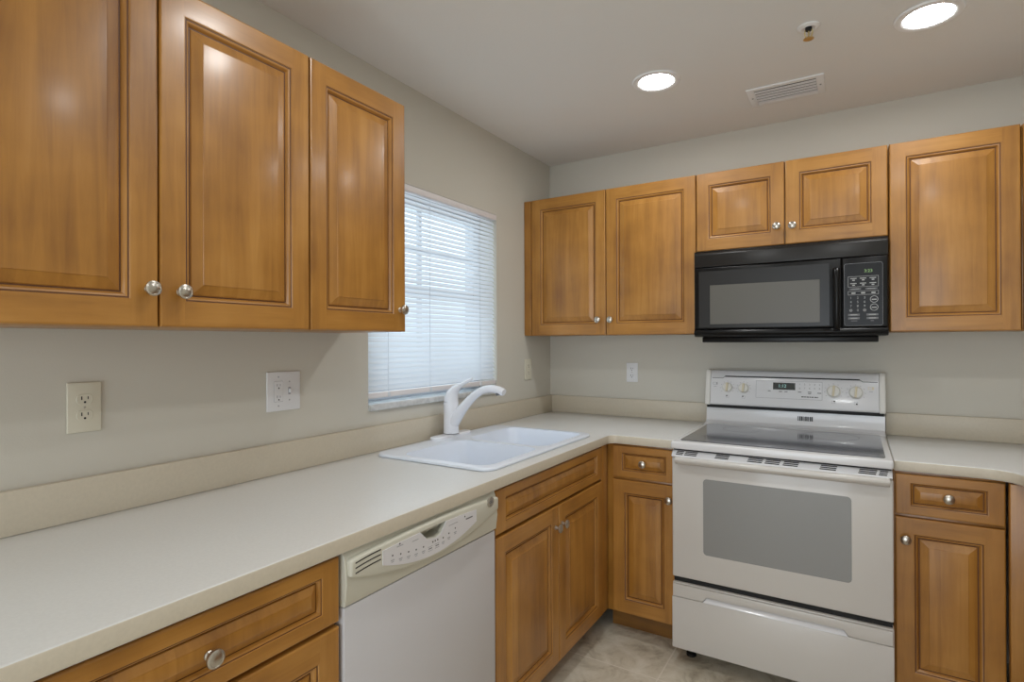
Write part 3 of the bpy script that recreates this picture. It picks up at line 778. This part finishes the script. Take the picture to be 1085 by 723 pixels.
# ------------------------------------------------------------------ wall plates (local x along the wall, facing -y)
def receptacle(mb, x, z, m_, r=.0165):
    pts = []
    for k in range(32):
        a = 2 * PI * k / 32; pts.append((x + r * math.cos(a) * 1.05, z + max(-.0125, min(.0125, r * math.sin(a)))))
    mb.prism(pts, -.0078, -.004, 'y', m_, .0005, 1)
    mb.box(x - .0078, x - .0054, -.0081, -.0076, z - .001, z + .0075, M['dark']); mb.box(x + .0054, x + .0074, -.0081, -.0076, z, z + .0070, M['dark'])
    mb.lathe([(0, .0004), (.0026, .0004), (.0026, 0)], M['dark'], front(x, -.0078, z - .0068), 14)
def screw(mb, x, z, y=-.0062, m_='nickel'): mb.lathe([(0, .0012), (.002, .0010), (.0028, 0)], M[m_], front(x, y, z), 14)
def duplex(name, label, loc, rz, pm, w_=.070, h_=.118):
    r = thing(name, label, 'outlet', loc, rz, None)
    MB().box(-w_ / 2, w_ / 2, -.006, -.0005, -h_ / 2, h_ / 2, pm, .0025, 3).build('cover_plate', r)
    for z in (.0195, -.0195):
        b_ = MB(); receptacle(b_, 0, z, pm); b_.build('receptacle', r)
    b_ = MB(); screw(b_, 0, 0); b_.build('screw', r)
    return r
duplex('wall_outlet', 'almond duplex outlet on the left wall under the large cabinet', (0, -2.436, 1.184), L90, M['almond'], .072, .122)
duplex('wall_outlet', 'white duplex outlet on the back wall left of the range', (.525, 0, 1.165), 0, M['plate'], .066, .108)
g2 = thing('switch_plate', 'white double-gang plate with outlet and switch on the left wall', 'outlet', (0, -1.881, 1.181), L90)
MB().box(-.0625, .0625, -.006, -.0005, -.064, .064, M['plate'], .0025, 3).build('cover_plate', g2)
b = MB(); b.prism(rrect(-.0375, -.0045, -.034, .034, .002, 3), -.0066, -.005, 'y', M['lgrey']); b.prism(rrect(-.0365, -.0055, -.033, .033, .002, 3), -.0075, -.005, 'y', M['plate'])
for z in (.017, -.021):
    b.box(-.0270, -.0252, -.0079, -.0074, z, z + .008, M['grey']); b.box(-.0165, -.0150, -.0079, -.0074, z, z + .007, M['grey'])
    b.lathe([(0, .0004), (.0026, .0004), (.0026, 0)], M['dark'], front(-.0205, -.0075, z - .006), 14)
b.build('receptacle', g2)
b = MB(); b.box(.0155, .0245, -.0068, -.005, -.012, .012, M['lgrey']); b.box(.0170, .0230, -.0145, -.006, -.004, .009, M['plate'], .0012, 2, Matrix.Rotation(math.radians(12), 4, 'X')); b.build('toggle', g2)
b = MB()
for z in (.030, -.030): screw(b, .020, z, -.0062, 'lgrey')
for z in (.047, -.047): screw(b, -.021, z, -.0062, 'lgrey')
b.build('screws', g2)
s1 = thing('switch_plate', 'almond single wall plate beside the window near the room corner', 'switch', (0, -.279, 1.183), L90)
MB().box(-.037, .037, -.006, -.0005, -.060, .060, M['almond'], .0025, 3).build('cover_plate', s1)
b = MB(); receptacle(b, 0, .0195, M['almond']); receptacle(b, 0, -.0195, M['almond']); b.build('receptacle', s1)
b = MB(); screw(b, 0, 0); b.build('screw', s1)

# ------------------------------------------------------------------ ceiling fittings
for (x, y), lb in zip(CANS_SEEN, ('round recessed ceiling light on the window side of the vent', 'round recessed ceiling light on the far side of the sprinkler, at the top edge')):
    d = thing('recessed_light', lb, 'ceiling light', (x, y, H), 0, 'recessed ceiling lights')
    MB().lathe([(.070, -.0045), (.078, -.0075), (.094, -.006), (.098, -.0005), (.070, -.0005)], M['trimw'], None, 48).build('trim_ring', d)
    MB().lathe([(0, -.0042), (.072, -.0042), (.072, -.001)], M['lens'], None, 48).build('lens', d)
v = thing('ceiling_vent', 'white rectangular slatted air vent in the ceiling near the back wall', 'vent', (1.351, -.372, H))
b = MB(); hx, hy = .147, .096
b.box(-hx, -.118, -hy, hy, -.006, -.0005, M['trimw'], .001); b.box(.118, hx, -hy, hy, -.006, -.0005, M['trimw'], .001)
b.box(-.118, .118, .070, hy, -.006, -.0005, M['trimw'], .001); b.box(-.118, .118, -hy, -.070, -.006, -.0005, M['trimw'], .001)
b.build('frame', v)
MB().box(-.118, .118, -.07, .07, -.0016, -.0004, M['dark']).build('backing', v)
for k in range(5):
    y = -.056 + k * .028
    MB().box(-.118, .118, -.0072, .0072, -.0008, .0008, M['plate'], 0, 2, Matrix.Translation((0, y, -.0075)) @ Matrix.Rotation(math.radians(-11), 4, 'X')).build('slat', v)
b = MB()
for x in (-.132, .132): b.lathe([(0, -.0078), (.003, -.0074), (.004, -.006)], M['grey'], Matrix.Translation((x, 0, 0)), 14)
b.build('screws', v)
sp = thing('fire_sprinkler', 'small brass fire sprinkler head hanging from the ceiling above the range', 'sprinkler', (1.470, -.870, H))
MB().lathe([(.012, -.0005), (.036, -.0005), (.035, -.004), (.022, -.008), (.016, -.0045), (.012, -.0045)], M['trimw'], None, 36).build('escutcheon', sp)
b = MB(); b.lathe([(.0, -.002), (.010, -.002), (.011, -.012), (.007, -.016), (.0, -.016)], M['dark'], None, 20)
for s in (-1, 1): b.loft([[(s * r_ + dx, dy, z) for dx, dy in ((-.002, -.003), (.002, -.003), (.002, .003), (-.002, .003))] for r_, z in ((.009, -.010), (.0125, -.018), (.010, -.030), (.004, -.038))], M['brass'])
b.lathe([(0, -.014), (.0025, -.014), (.0025, -.034), (0, -.034)], M['brass'], None, 12)
b.build('frame', sp)
b = MB(); b.lathe([(0, -.038), (.006, -.038), (.016, -.041), (.017, -.0425), (.006, -.040), (0, -.040)], M['brass'], None, 24); b.build('deflector', sp)
